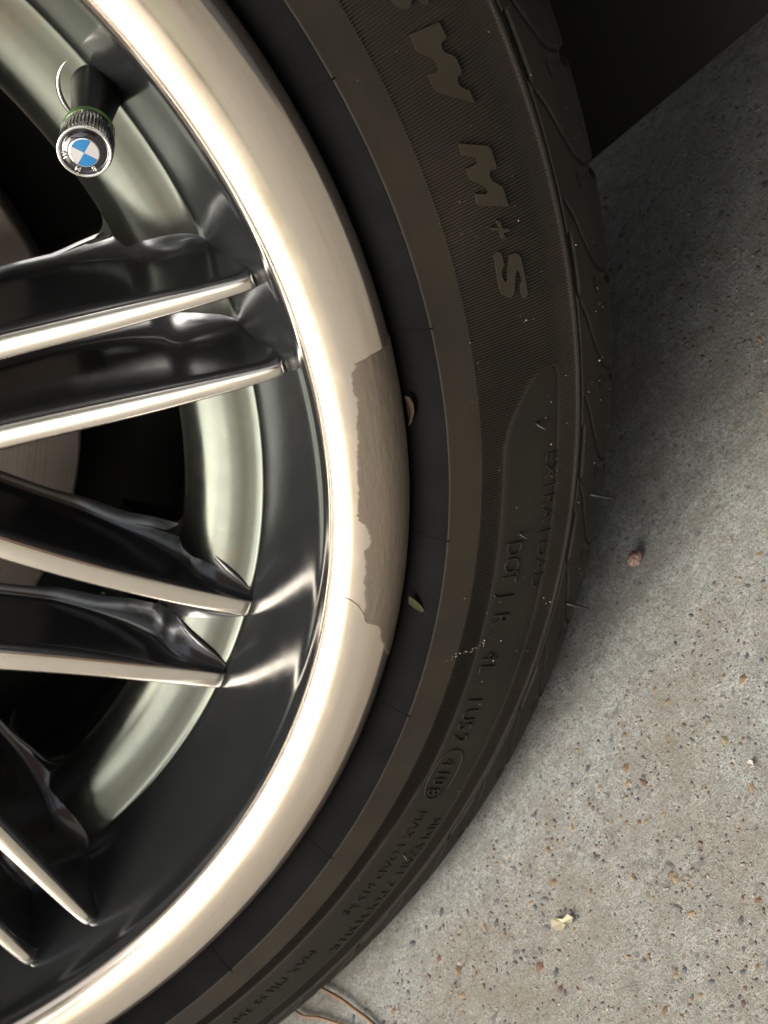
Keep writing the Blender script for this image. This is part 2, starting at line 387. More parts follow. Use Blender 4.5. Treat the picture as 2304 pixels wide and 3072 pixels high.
def spoke_mesh(kind, sgn):
    K = resample((tall_path if kind == 'tall' else low_path)(sgn), 70)
    tr = np.array([.5, 1.0])
    nt = 13; t = np.linspace(-1, 1, nt)
    # polished face
    P = np.zeros((len(K), nt, 3))
    for i, (r, o, z, wd) in enumerate(K):
        hw = wd / 2
        P[i, :, 0] = r; P[i, :, 1] = o + hw * np.sin(t * PI / 2)
        bul = .55 if kind == 'tall' else .30
        P[i, :, 2] = z - hw * bul * (1 - np.cos(t * PI / 2) ** (.9)) 
    # rounded nose where the face meets the rim
    rt = K[-1, 0]
    nose = sstep(rt - .010, rt + .002, P[:, :, 0])
    P[:, :, 2] -= nose * .009
    face = gridmesh('polished_face', P * S)
    # body
    ns = 15; s = np.linspace(0, 1, ns)
    B = np.zeros((len(K), ns * 2, 3))
    for i, (r, o, z, wd) in enumerate(K):
        hw = wd / 2 * .985; z0 = z - (hw * .55 if kind == 'tall' else hw * .30) + .0012 - float(nose[i, 0]) * .009
        zb = float(zbar(min(r, .8455))) + .0012
        dep = z0 - zb
        rho = (.012 + .020 * float(sstep(.66, .76, r))) if kind == 'tall' else (.008 + .024 * float(sstep(.64, .76, r)))
        rho = min(rho, dep * .85)
        k1 = 5; th_ = np.linspace(0, PI / 2, ns - k1)
        zz = np.r_[np.linspace(z0, zb + rho, k1 + 1)[:-1], zb + rho * (1 - np.sin(th_))]
        grow = .010 if kind == 'tall' else .004
        y = hw + grow * (z0 - zz) / dep + np.r_[np.zeros(k1), lateral(kind, r) * (1 - np.cos(th_))]
        sd = (z0 - zz) / dep
        if kind == 'tall': y = y + .012 * sstep(.850, .888, r) ** 2 * sstep(0, .25, sd)
        B[i, :ns, 0] = r; B[i, :ns, 1] = o - y[::-1]; B[i, :ns, 2] = zz[::-1]
        B[i, ns:, 0] = r; B[i, ns:, 1] = o + y; B[i, ns:, 2] = zz
    body = gridmesh('spoke', B * S)
    return face, body
proto = {}
for kind in ('tall', 'low'):
    for sgn in (1, -1): proto[kind, sgn] = spoke_mesh(kind, sgn)
fillets = {(k_, s_, q_): fillet_mesh(k_, s_, q_) for k_ in ('tall', 'low') for s_ in (1, -1) for q_ in (1, -1)}
for kind, angs in (('tall', TALL), ('low', LOW)):
    for a in angs:
        for sgn in (1, -1):
            face, body = proto[kind, sgn]
            b = link('spoke', body, MAT['spoke'], wheel); b.rotation_euler = (0, 0, math.radians(a))
            link('polished_face', face, MAT['polished'], b)
            if kind == 'low': link('fillet', fillets[kind, sgn, 1], MAT['fillet'], b)
# pierced plate behind the spokes, its windows between them
phs = np.radians(np.arange(0, 360, .35))
half = {'tall': .085, 'low': .10}
def inner_edge(ph):
    """inner radius of the annulus: .748 in a window, pulled in beside a spoke by a fillet"""
    e = np.full_like(ph, .748)
    for kind, angs in (('tall', TALL), ('low', LOW)):
        for a in angs:
            for sgn in (1, -1):
                off = (.057 if kind == 'tall' else .071) * sgn
                c = math.radians(a) + math.atan2(off, .74)
                dd = np.abs((ph - c + PI) % (2 * PI) - PI) * .74
                wbase = .048 if kind == 'tall' else .046; fr = .035
                u = np.clip((dd - wbase) / fr, 0, 1)
                drop = .748 - fr * (1 - np.sqrt(np.clip(1 - (1 - u) ** 2, 0, 1))) 
                e = np.minimum(e, np.where(dd < wbase, .66, drop))
    return e
ie = inner_edge(phs)
ts = np.linspace(0, 1, 14)
rr = .752 + (ie[:, None] - .752) * ts[None, :] 
zz = zbar(rr) - .001
P = cyl(rr, phs[:, None], zz)
r2 = ie[:, None] + np.array([.004, .012])[None, :]; P2 = cyl(r2, phs[:, None], zbar(ie)[:, None] + np.array([-.02, -.07])[None, :])
link('rim_web', gridmesh('rim_web', np.concatenate([P, P2], 1), wrap=True), MAT['chrome_satin'], wheel)
link('rim_barrel', revolve('rim_barrel', [(.90, -.06), (.885, -.10), (.87, -.25), (.80, -.32), (.79, -.5), (.80, -.8), (.86, -.84), (.98, -.86)], 200), MAT['chrome_dark'], wheel)
link('hub', revolve('hub', [(.0, -.19), (.12, -.19), (.15, -.20), (.22, -.225), (.26, -.26), (.27, -.40), (.27, -.5), (0, -.5)], 96), MAT['spoke'], wheel)
# brake
link('brake_disc', revolve('brake_disc', [(.33, -.50), (.36, -.512), (.606, -.512), (.612, -.518), (.612, -.60), (.33, -.60)], 256), MAT['disc'], wheel)
link('dust_shield', revolve('dust_shield', [(0, -.66), (.60, -.66), (.70, -.62), (.80, -.62), (.82, -.66), (.83, -.7)], 160), MAT['dark'], wheel)
link('disc_hat', revolve('disc_hat', [(.0, -.42), (.30, -.42), (.33, -.44), (.335, -.515)], 96), MAT['dark'], wheel)

# tyre ---------------------------------------------------------------
TYP = np.array([(.972, -.11), (.985, -.065), (1.0, -.036), (1.015, -.0175), (1.03, -.0022), (1.0395, .0054), (1.0422, .0068), (1.0436, .0071), (1.0455, .0070), (1.054, .0062), (1.068, .0052), (1.084, .004)])
SID = [(1.084, .004), (1.12, -.001), (1.17, -.010), (1.21, -.022), (1.2257, -.028)]
SHO = [(1.2257, -.028), (1.235, -.032), (1.26, -.0455), (1.285, -.069), (1.30, -.096), (1.3075, -.128), (1.3125, -.17), (1.316, -.24)]
sidf = smooth_curve(np.array(SID), None, 12); shof = smooth_curve(np.array(SHO), None, 30)
def zside(r): return np.interp(r, np.r_[TYP[7:, 0], sidf[1:, 0], shof[1:, 0]], np.r_[TYP[7:, 1], sidf[1:, 1], shof[1:, 1]])
DLX, DLY = math.cos(TH), -math.sin(TH)
def flat(P):
    """press the tyre onto the ground"""
    x, y, z = P[..., 0] / S, P[..., 1] / S, P[..., 2] / S
    dep = x * DLX + y * DLY
    ex = np.clip(dep - (HUB - .0015), 0, None)
    near = sstep(1.08, 1.29, dep)
    x = x - ex * DLX; y = y - ex * DLY
    z = z + ex * .6
    return np.stack([x, y, z], -1) * S
PH = lambda n: np.linspace(0, 2 * PI, n, endpoint=False)[:, None]
typf = np.vstack([smooth_curve(TYP[:6], None, 4), smooth_curve(TYP[6:], None, 4)])
tyre = link('tyre', gridmesh('tyre', flat(cyl(typf[None, :, 0], PH(900), typf[None, :, 1])), wrap=True), MAT['bloom'], wheel)
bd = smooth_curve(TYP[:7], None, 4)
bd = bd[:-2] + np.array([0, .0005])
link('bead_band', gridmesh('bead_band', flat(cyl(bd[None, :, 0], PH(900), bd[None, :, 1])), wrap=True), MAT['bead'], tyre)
# tread and back of the tyre
TB = [(1.316, -.24), (1.317, -.30), (1.295, -.302), (1.295, -.34), (1.317, -.342), (1.318, -.46), (1.295, -.462), (1.295, -.51), (1.318, -.512), (1.317, -.66), (1.295, -.662), (1.295, -.70), (1.317, -.702), (1.313, -.78), (1.300, -.86), (1.22, -.94), (1.10, -.96), (1.0, -.92), (.98, -.86)]
link('tread', gridmesh('tread', flat(cyl(np.array(TB)[None, :, 0], PH(500), np.array(TB)[None, :, 1])), wrap=True), MAT['shoulder'], tyre)
# ribbed band with the smooth panel
NR = 1880
PAN_IN = np.array([(30, 1.300), (8.6, 1.184), (8.49, 1.1800), (8.42, 1.169), (8.13, 1.161), (7.77, 1.1527), (7.23, 1.1443), (6.67, 1.136), (6.02, 1.1289), (5.29, 1.1219), (4.57, 1.1177), (3.89, 1.1143), (3.1, 1.1130), (0, 1.1125), (-4.8, 1.113), (-16, 1.1135), (-22, 1.1150), (-26, 1.110), (-30, 1.107), (-60, 1.107), (-80, 1.107)])[::-1]
PAN_OUT = np.array([(-80, 1.196), (-5, 1.1955), (3, 1.1950), (6.8, 1.1950), (7.7, 1.1945), (8.2, 1.1917), (8.49, 1.1830), (8.6, 1.184), (30, 1.184)])
def smoothmask(ph_deg, r):
    """1 inside the smooth panel"""
    a = np.interp(ph_deg, PAN_IN[:, 0], PAN_IN[:, 1]); b = np.interp(ph_deg, PAN_OUT[:, 0], PAN_OUT[:, 1])
    return sstep(-.0015, .0015, r - a) * sstep(-.0015, .0015, b - r)
nphi = NR * 5; rq = np.r_[1.0840, 1.0850, 1.0862, np.linspace(1.090, 1.218, 30), 1.2205, 1.2225, 1.2240, 1.2257]
phq = np.linspace(0, 2 * PI, nphi, endpoint=False)
tri = np.array([0, .25, 1.0, .35, 0.0])[np.arange(nphi) % 5]
phd = (np.degrees(phq) + 180) % 360 - 180
vis = np.abs(phd + 8) < 92
idx = np.where(vis)[0]; idx = idx[np.argsort(phd[idx])]
pd = phd[idx][:, None]; rg = rq[None, :]
mask = smoothmask(pd, rg)
edge = sstep(1.0845, 1.0868, rg) * (1 - sstep(1.2195, 1.2225, rg))
bandsel = 1 - .35 * sstep(1.19, 1.20, rg)
fade = 1 - .0 * pd
h = (-.0024 + .0038 * tri[idx][:, None] * bandsel) * edge * (1 - mask) - .0010 * mask * edge
# gentle step at the outer edge of the band
h = h + .0012 * np.exp(-((rg - 1.2228) / .0012) ** 2)
P = cyl(rg, np.radians(pd), zside(rg) + h)
link('ribbed_band', gridmesh('ribbed_band', flat(P)), MAT['rib'], tyre)
far = np.radians(np.linspace(84, 260, 200))[:, None]
link('sidewall', gridmesh('sidewall', flat(cyl(sidf[None, :, 0], far, sidf[None, :, 1]))), MAT['rib'], tyre)
# smooth panel carries the bloom: a thin skin just over the ribbed band
psel = np.linspace(-75, 8.6, 700)
a_ = np.interp(psel, PAN_IN[:, 0], PAN_IN[:, 1]); b_ = np.interp(psel, PAN_OUT[:, 0], PAN_OUT[:, 1])
tt = np.linspace(0, 1, 16)
rr = a_[:, None] + (b_ - a_)[:, None] * tt[None, :]
hb = np.where((tt == 0) | (tt == 1), -.0024, -.0004)[None, :]
link('smooth_panel', gridmesh('smooth_panel', flat(cyl(rr, np.radians(psel)[:, None], zside(rr) + hb))), MAT['shoulder'], tyre)
# tread shoulder with curved grooves
NP_ = 61; PER = 360 / NP_
sh = shof; nsh = len(sh)
ang = np.linspace(0, 360, NP_ * 48, endpoint=False)
rsh = sh[:, 0]
GR = np.array([(5.2, 1.2345), (4.9, 1.2362), (4.0, 1.2430), (2.7, 1.2500), (1.7, 1.2572), (.9, 1.2632), (.35, 1.2720), (.05, 1.281), (-.1, 1.2885)])
gf = smooth_curve(GR, None, 10)
ph0 = 0.30
dl = (ang - ph0)[:, None]
H = np.zeros((len(ang), nsh))
arc = np.r_[0, np.cumsum(np.hypot(*np.diff(sh, axis=0).T))]
sg = np.interp(gf[:, 1], rsh, arc)
wob = vnoise(ang * 1.7, ang * 0, 5) - .5
for kk in (0, 1):
    loc = (ang - ph0) % PER + PER * kk         # 0..PER within this pitch
    s_at = np.interp(loc, gf[::-1, 0], sg[::-1], left=np.nan, right=np.nan)
    slope = np.abs(np.interp(loc, gf[::-1, 0], np.gradient(sg[::-1], np.radians(gf[::-1, 0]) * 1.26)))
    wdt = .0012 * np.sqrt(1 + slope ** 2)
    dd = (arc[None, :] - s_at[:, None]) / wdt[:, None]
    g = np.where(np.isnan(dd), 0, np.exp(-np.nan_to_num(dd) ** 2))
    H -= .0050 * g
    H += .0004 * np.where(np.isnan(dd), 0, sstep(-.3, 1.6, np.nan_to_num(dd)) * np.exp(-np.clip(np.nan_to_num(dd), 0, None) / 9))
loc = (ang - ph0 + PER / 2) % PER - PER / 2
slit = np.exp(-((loc + .25) / .42) ** 4)[:, None] * np.exp(-((rsh[None, :] - 1.2625) / .0022) ** 2)
H -= .007 * slit
# lateral notch through the tread edge
no = np.exp(-((loc[:, None] + .55 + (rsh[None, :] - 1.288) * 14) / .36) ** 4) * sstep(1.283, 1.293, rsh)[None, :]
H -= .016 * no
fold = np.exp(-((loc[:, None] + .15 + (rsh[None, :] - 1.268) * 20) / .20) ** 2) * sstep(1.262, 1.267, rsh)[None, :] * (1 - sstep(1.286, 1.292, rsh))[None, :]
H -= .0015 * fold
# circumferential groove with its longer black slots
H -= .0035 * np.exp(-((rsh[None, :] - 1.2290) / .0014) ** 2) * (1 + .5 * wob[:, None])
l2 = (ang - 15.4) % (2 * PER)
slot = sstep(2 * PER - 3.7, 2 * PER - 3.3, l2) 
H -= .010 * slot[:, None] * np.exp(-((rsh[None, :] - (1.2335 + .0004 * (l2[:, None] - 2 * PER) * 0)) / .0019) ** 2)
tang = np.gradient(sh, axis=0); tang /= np.linalg.norm(tang, axis=1)[:, None]
nr, nz = -tang[:, 1], tang[:, 0]
sgn = np.where(nz[0] > 0, 1, -1); nr, nz = nr * sgn, nz * sgn
fadein = sstep(1.2257, 1.2275, rsh)[None, :]
H *= fadein
P = cyl(rsh[None, :] + H * nr[None, :], np.radians(ang)[:, None], sh[None, :, 1] + H * nz[None, :])
link('tread_shoulder', gridmesh('tread_shoulder', flat(P), wrap=True), MAT['shoulder'], tyre)

# raised letters, outlines as (radius, degrees)
LET = {
 'W': [(1.1298,29.10),(1.1620,28.76),(1.1628,27.97),(1.1599,27.90),(1.1562,27.90),(1.1538,27.72),(1.1539,27.43),(1.1572,27.24),(1.1624,26.93),(1.1632,26.75),(1.1629,26.13),(1.1615,26.03),(1.1571,26.02),(1.1547,25.82),(1.1553,25.55),(1.1584,25.32),(1.1630,25.13),(1.1636,24.38),(1.1480,25.11),(1.1309,25.90),(1.1294,26.13),(1.1291,26.89),(1.1396,26.85),(1.1423,26.95),(1.1426,27.24),(1.1407,27.46),(1.1305,28.07),(1.1292,28.25)],
 'M': [(1.1318,23.02),(1.1607,22.13),(1.1630,21.91),(1.1635,20.96),(1.1620,20.81),(1.1549,20.86),(1.1524,20.65),(1.1536,20.31),(1.1626,19.79),(1.1635,19.62),(1.1637,18.60),(1.1310,19.44),(1.1299,19.66),(1.1314,20.11),(1.1425,19.83),(1.1450,19.88),(1.1450,20.07),(1.1415,20.36),(1.1311,20.92),(1.1301,21.13),(1.1307,21.61),(1.1396,21.56),(1.1441,21.60),(1.1449,21.76),(1.1427,21.97),(1.1316,22.32),(1.1308,22.47)],
 '+': [(1.1459,18.21),(1.1497,18.09),(1.1498,17.65),(1.1573,17.46),(1.1575,17.31),(1.1553,17.27),(1.1502,17.36),(1.1506,17.00),(1.1462,17.08),(1.1457,17.56),(1.1380,17.78),(1.1380,17.97),(1.1454,17.78)],
 'S': [(1.1328,16.44),(1.1372,16.53),(1.1416,16.38),(1.1421,16.08),(1.1422,15.58),(1.1388,15.49),(1.1368,15.29),(1.1366,15.00),(1.1394,14.60),(1.1419,14.70),(1.1439,15.04),(1.1510,16.03),(1.1550,16.03),(1.1605,15.90),(1.1638,15.61),(1.1643,14.56),(1.1639,13.38),(1.1605,13.18),(1.1572,13.27),(1.1560,13.49),(1.1560,14.16),(1.1591,14.29),(1.1593,14.71),(1.1565,15.01),(1.1539,14.88),(1.1474,13.80),(1.1435,13.59),(1.1377,13.69),(1.1327,13.96),(1.1307,14.35)]}
def letter(name, pts, h=.0030):
    bm = bmesh.new()
    def V(r, d, dz): return bm.verts.new(tuple(cyl(r, math.radians(d), float(zside(r)) + dz)))
    cr = sum(p[0] for p in pts) / len(pts); cd = sum(p[1] for p in pts) / len(pts)
    top = [V(r, d, h) for r, d in pts]; mid = [V(r, d, h - .0005) for r, d in pts]; low = [V(r, d, -.003) for r, d in pts]
    f = bm.faces.new(top)
    for i in range(len(pts)):
        j = (i + 1) % len(pts)
        bm.faces.new((top[i], low[i], low[j], top[j]))
    for v in mid: bm.verts.remove(v)
    bmesh.ops.triangulate(bm, faces=[f], ngon_method='EAR_CLIP'); bmesh.ops.recalc_face_normals(bm, faces=bm.faces)
    me = bpy.data.meshes.new(name); bm.to_mesh(me); bm.free(); return me
for k, p in LET.items(): link('raised_letter', letter('raised_letter', p), MAT['letter'], tyre, smooth=False)
link('raised_letter', letter('raised_letter', [(r - .0008, d + 16.53) for r, d in LET['S']]), MAT['letter'], tyre, smooth=False)

# embossed small print, bent round the sidewall
def text_mesh(txt, size, ext, res=3, off=0.0):
    cu = bpy.data.curves.new('t', 'FONT'); cu.body = txt; cu.size = size; cu.extrude = ext; cu.resolution_u = res; cu.bevel_depth = ext * .6; cu.bevel_resolution = 1; cu.offset = off
    cu.align_x = 'LEFT'
    o = bpy.data.objects.new('t', cu); C.objects.link(o)
    dg = bpy.context.evaluated_depsgraph_get(); me = bpy.data.meshes.new_from_object(o.evaluated_get(dg))
    bpy.data.objects.remove(o); return me
def emboss(name, txt, r0, deg, size, ext=.0010, space=1.0, off=-.0009, mat='shoulder'):
    me = text_mesh(txt, size, ext, 2, off); n = len(me.vertices)
    v = np.empty(n * 3, np.float32); me.vertices.foreach_get('co', v); v = v.reshape(-1, 3).astype(float)
    rr = r0 + v[:, 1]; ph = math.radians(deg) - v[:, 0] * space / r0
    P = flat(cyl(rr, ph, zside(rr) + v[:, 2] + .0002))
    me.vertices.foreach_set('co', P.reshape(-1).astype(np.float32)); me.update()
    me.materials.clear()
    wd = np.degrees(v[:, 0].max() * space / r0)
    return link(name, me, MAT[mat], tyre, smooth=False), wd
for ch, dg in (('D', -3.05), ('O', -4.25), ('T', -5.4), ('J', -7.2), ('R', -8.7), ('4', -11.95), ('L', -13.0), ('1', -15.75), ('U', -16.85), ('5', -18.05), ('2', -19.15)):
    emboss('embossed_letter', ch, 1.1275, dg, .034)
for ch, dg in (('4', -21.5), ('1', -22.5), ('0', -23.25), ('8', -24.25)): emboss('embossed_letter', ch, 1.1305, dg, .031)
# oval round the date
ov = []
for k in range(49):
    a = 2 * PI * k / 48; r = 1.1425 + .0215 * math.sin(a); dgr = -23.0 + 2.35 * math.cos(a) * abs(math.cos(a)) ** -.25 if abs(math.cos(a)) > 1e-6 else -23.0
    ov.append(Vector(tuple(flat(cyl(r, math.radians(dgr), float(zside(r)) + .0004)))))
link('embossed_oval', tubemesh('embossed_oval', ov, .0010 * S, 6), MAT['shoulder'], tyre)
emboss('embossed_text', 'EXTRA LOAD', 1.1745, 2.9, .026, .0006, 1.3)
emboss('embossed_text', 'MAX LOAD 615 kg', 1.1360, -26.6, .024, .00045, 1.15)
emboss('embossed_text', 'SIDEWALL 2 POLYESTER', 1.1715, -27.2, .024, .00045, 1.15)
emboss('embossed_text', 'MAX PRESS 350 kPa', 1.1360, -42.0, .024, .00045, 1.15)
# mould seams and rubber hairs
for dg in (44.8, 29.45, 13.56, -2.2, -17.54, -32.35, -46.3):
    pts = []
    for r in np.linspace(1.008, 1.0445, 12):
        z = float(np.interp(r, bd[:, 0], bd[:, 1])) + .0001 if r < 1.0428 else float(zside(r)) + .0006
        pts.append(Vector(tuple(flat(cyl(r, math.radians(dg + random.uniform(-.02, .02)), z)))))
    link('mould_seam', tubemesh('mould_seam', pts, [.0004 * S] * 10 + [.0006 * S, .0011 * S], 6), MAT['bead'], tyre)
def hair(r, dg, vec, ln, rad=.0016):
    b = np.array(cyl(r, math.radians(dg), float(zside(r))))
    a = math.radians(dg); rad_ = np.array([math.cos(a), math.sin(a), 0]); tan_ = np.array([-math.sin(a), math.cos(a), 0]); zz_ = np.array([0, 0, 1])
    v = rad_ * vec[0] + tan_ * vec[1] + zz_ * vec[2]
    pts = [Vector(tuple(b + v * u * ln * S + rad_ * (u * u * .004 * S))) for u in (-.1, .3, .6, .85, 1.0)]
    link('rubber_hair', tubemesh('rubber_hair', pts, [rad * S, rad * S, rad * .9 * S, rad * .8 * S, rad * .4 * S], 7), MAT['rubber'], tyre)
hair(1.258, -1.5, (.95, -.18, .30), .029, .0022); hair(1.255, -9.4, (.95, -.12, .30), .027, .0022)
hair(1.1600, 5.05, (.5, -.5, .8), .012, .0019); hair(1.1440, -2.6, (.5, -.5, .8), .009, .0016); hair(1.1600, -31, (.5, -.5, .8), .009, .0016)
# pale dust grains
dv, df = [], []
for i in range(190):
    r = random.choice((random.uniform(1.06, 1.30), random.uniform(1.235, 1.30), random.uniform(1.10, 1.22))); dg = random.gauss(4, 17); s_ = .0005 * math.exp(random.gauss(0, .45)) * S
    c = Vector(tuple(flat(cyl(r, math.radians(dg), float(zside(r)) + .0009)))); b = len(dv)
    for q in ((1, 0, -.5), (-.6, .9, -.5), (-.5, -.8, -.5), (0, 0, 1)): dv.append(c + Vector(q) * s_ * random.uniform(.7, 1.2))
    df += [(b, b + 1, b + 3), (b + 1, b + 2, b + 3), (b + 2, b, b + 3)]
for i in range(32):     # scuff of pale grains
    u = random.random(); r = 1.068 + .055 * u; dg = -12.4 + 1.2 * u + random.gauss(0, .12); s_ = .0007 * random.uniform(.5, 1.3) * S
    c = Vector(tuple(cyl(r, math.radians(dg), float(zside(r)) + .0012))); b = len(dv)
    for q in ((1, 0, -.5), (-.6, .9, -.5), (-.5, -.8, -.5), (0, 0, 1)): dv.append(c + Vector(q) * s_ * random.uniform(.7, 1.2))
    df += [(b, b + 1, b + 3), (b + 1, b + 2, b + 3), (b + 2, b, b + 3)]
link('dust_grains', pymesh('dust_grains', dv, df), simple('pale_dust', (.42, .37, .29), .9), tyre, smooth=False, kind='stuff')

# filler patch
npf, nrf = 900, 60
pa = np.linspace(14.6, -14.2, npf)
Lr = np.array(PATCH_L)
iv = np.interp(pa, Lr[::-1, 1], Lr[::-1, 0], left=1.03, right=1.03)
rag = (vnoise(pa * 4, pa * 0 + 3.3, 11) - .5) * .003 + (vnoise(pa * 13, pa * 0 + 1.3, 12) - .5) * .0022 + (vnoise(pa * 40, pa * 0 + 1.3, 13) - .5) * .0015
iv = iv + rag
kk = np.linspace(0, 1, nrf)
# walk along the lip profile from r=.945 over the edge
i0 = int(np.argmin(np.abs(LP[:50, 0] - .922))); seg = LP[i0:78]
al = np.r_[0, np.cumsum(np.hypot(*np.diff(seg, axis=0).T))]
uu = np.linspace(0, al[-1], nrf); pr = np.interp(uu, al, seg[:, 0]); pz = np.interp(uu, al, seg[:, 1])
tg = np.gradient(np.stack([pr, pz], 1), axis=0); tg /= np.linalg.norm(tg, axis=1)[:, None]; onr, onz = -tg[:, 1], tg[:, 0]
radial = np.where(np.arange(nrf) > np.argmax(pr), 1.0 + (uu - uu[np.argmax(pr)]), pr)
sdist = radial[None, :] - iv[:, None]
topcut = sstep(-.1, .1, (14.6 - pa))[:, None] * sstep(-.1, .1, (pa + 25.4))[:, None]
m = sstep(-.0012, .0012, sdist)
hgt = -.0012 + .0019 * m
st = (vnoise(pa[:, None] * .55 + 3, uu[None, :] * 900, 3) - .5) * .0003 + (vnoise(pa[:, None] * 1.6 + 3, uu[None, :] * 300, 4) - .5) * .0003
hgt = hgt + st * m
P = cyl(pr[None, :] + onr[None, :] * hgt, np.radians(pa)[:, None], pz[None, :] + onz[None, :] * hgt)
link('filler_patch', gridmesh('filler_patch', P), MAT['filler'], lip, label='matte beige patch of filler brushed over the damaged lip edge')
# stray hair on the lip
link('stray_hair', tubemesh('stray_hair', [Vector(tuple(cyl(r, math.radians(d), float(zlip(r)) + .0006))) for r, d in ((.917, -7.0), (.926, -7.15), (.936, -7.6), (.944, -8.3), (.951, -9.2))], .00035 * S, 5), simple('dark_hair', (.03, .02, .015), .6), lip)

# valve -----------------------------------------------------------------
vb = np.array(cyl(.838, math.radians(34.6), -.228)) / S
ve = np.array(cyl(.797, math.radians(33.6), -.055)) / S
ax = ve - vb; L = float(np.linalg.norm(ax)); ax /= L
stem = link('valve_stem', lathe('valve_stem', [(0, -.02), (.0385, -.02), (.0385, .000), (.036, .003), (.033, .002), (.0295, .006), (.0275, .02), (.0255, .04), (.0225, .07), (.0195, .10), (.0185, L - .062), (.0185, L - .05), (0, L - .05)], vb, ax), MAT['stem'], wheel)
link('valve_seat', lathe('valve_seat', [(.052, -.025), (.0485, -.006), (.0455, .0035), (.0425, .0065), (.0395, .004), (.0385, -.015)], vb, ax, 64), MAT['seat'], stem)
RC = .0285
base = vb + ax * (L - .062)
link('seal_ring', lathe('seal_ring', [(.018, .003), (.0255, .003), (.0270, .005), (.0270, .0075), (.0255, .010), (.018, .010)], base, ax), MAT['green'], stem)
capb = vb + ax * (L - .052)
q = np.array(Vector(ax).to_track_quat('Z', 'Y').to_matrix())
nk = 240; ph = np.linspace(0, 2 * PI, nk, endpoint=False)
kn = .0013 * (np.abs(((np.arange(nk) % 5) - 2.0)) / 2.0)
prof = [(0.80, 0, 0), (.92, .0, 0), (.95, .004, 0), (.95, .012, 0), (.97, .013, 1), (1.0, .016, 1), (1.0, .040, 1), (.985, .043, 1), (.96, .0445, 0), (.93, .0452, 0), (.87, .0450, 0), (.84, .0440, 0), (.825, .0415, 0)]
Pk = np.zeros((nk, len(prof), 3))
for j, (fr, hz, kf) in enumerate(prof):
    rr_ = RC * fr - kn * kf
    Pk[:, j] = np.stack([rr_ * np.cos(ph), rr_ * np.sin(ph), np.full(nk, hz)], -1)
cap = link('valve_cap', gridmesh('valve_cap', (Pk @ q.T + capb) * S, wrap=True), MAT['chrome'], stem, smooth=False)
link('emblem_ring', lathe('emblem_ring', [(.0238, .0420), (.0225, .0440), (.0190, .0455), (.0150, .0462), (0, .0464)], capb, ax), MAT['eblack'], stem)
# image-up in the cap's plane
upv = Vector(tuple(wm.inverted().to_3x3() @ (co.matrix_world.to_3x3() @ Vector((0, 1, 0))))); A = Vector(ax)
upv = (upv - A * upv.dot(A)).normalized(); rtv = upv.cross(A).normalized()
def disc_sector(a0, a1, r0, r1, z0, z1, n=14):
    V = []; F = []
    for k in range(n + 1):
        a = math.radians(a0 + (a1 - a0) * k / n)
        for (r, z) in ((r0, z0), (r1, z1)):
            V.append((Vector(capb) + A * z + (rtv * math.cos(a) + upv * math.sin(a)) * r) * S)
    for k in range(n): F.append((2 * k, 2 * k + 1, 2 * k + 3, 2 * k + 2))
    return pymesh('roundel_quarter', V, F)
for i, a0 in enumerate((-29, 61, 151, 241)):
    link('roundel_quarter', disc_sector(a0 + 1.2, a0 + 88.8, .0003, .0142, .0474, .0468), MAT['eblue' if i in (1, 3) else 'ewhite'], stem, smooth=False)
link('roundel_rim', disc_sector(0, 360, .0142, .0152, .0470, .0466, 48), MAT['chrome'], stem)
for ch, a in (('B', -63), ('M', -113), ('W', -170)):
    me = text_mesh(ch, .0072, .0004, 2, 0.0); n = len(me.vertices); v = np.empty(n * 3, np.float32); me.vertices.foreach_get('co', v); v = v.reshape(-1, 3)
    cx = v[:, 0].mean(); out = []
    aa = math.radians(a); rd = rtv * math.cos(aa) + upv * math.sin(aa); tn = rtv * math.sin(aa) - upv * math.cos(aa)
    for x, y, z in v: out.append((Vector(capb) + rd * (.0165 + y) + tn * (x - cx) + A * (.0462 + z)) * S)
    me.vertices.foreach_set('co', np.array([tuple(o) for o in out], np.float32).reshape(-1)); me.update(); me.materials.clear()
    link('emblem_letter', me, MAT['chrome'], stem, smooth=False)

# ------------------------------------------------------------------ the car round the wheel
car = empty('parked_car', 'dark underside and wheel arch of the car behind the wheel', 'car', (0, 0, HUB * S))
def cw(l, n, h): return tuple(Vector((l, -n, h - HUB)) * S)
# arch liner
A_ = np.radians(np.linspace(-22, 202, 80))[:, None]
dn = np.array([-.10, -.3, -.6, -1.05])[None, :]
RL = 1.46
Pl = np.stack(np.broadcast_arrays(RL * np.cos(A_), -dn, RL * np.sin(A_)), -1) * S
link('arch_liner', gridmesh('arch_liner', Pl), MAT['dark'], car)
Pb = np.stack(np.broadcast_arrays(np.linspace(.0, RL, 4)[None, :] * np.cos(A_), np.full((1, 1), 1.05), np.linspace(.0, RL, 4)[None, :] * np.sin(A_)), -1) * S
link('liner_back', gridmesh('liner_back', Pb), MAT['dark'], car)
# fender with the arch cut out
def fender():
    V, F = [], []
    angs = np.radians(np.linspace(-8, 200, 60))
    for a in angs:
        c, s_ = math.cos(a), math.sin(a)
        ro = min(8 / max(abs(c), 1e-6), (2.1 / s_ if s_ > 1e-6 else (.50 / -s_ if s_ < -1e-6 else 99)))
        for r, n in ((1.44, -.12), (1.42, -.03), (1.44, .0), (max(ro, 1.5), .0)): V.append(cw(.85 * r * c - .53 * n, .53 * r * c - .60 + .85 * n, HUB + r * s_))
    for i in range(len(angs) - 1):
        for j in range(3): F.append((i * 4 + j, (i + 1) * 4 + j, (i + 1) * 4 + j + 1, i * 4 + j + 1))
    return pymesh('fender', V, F)
link('fender', fender(), MAT['body'], car)
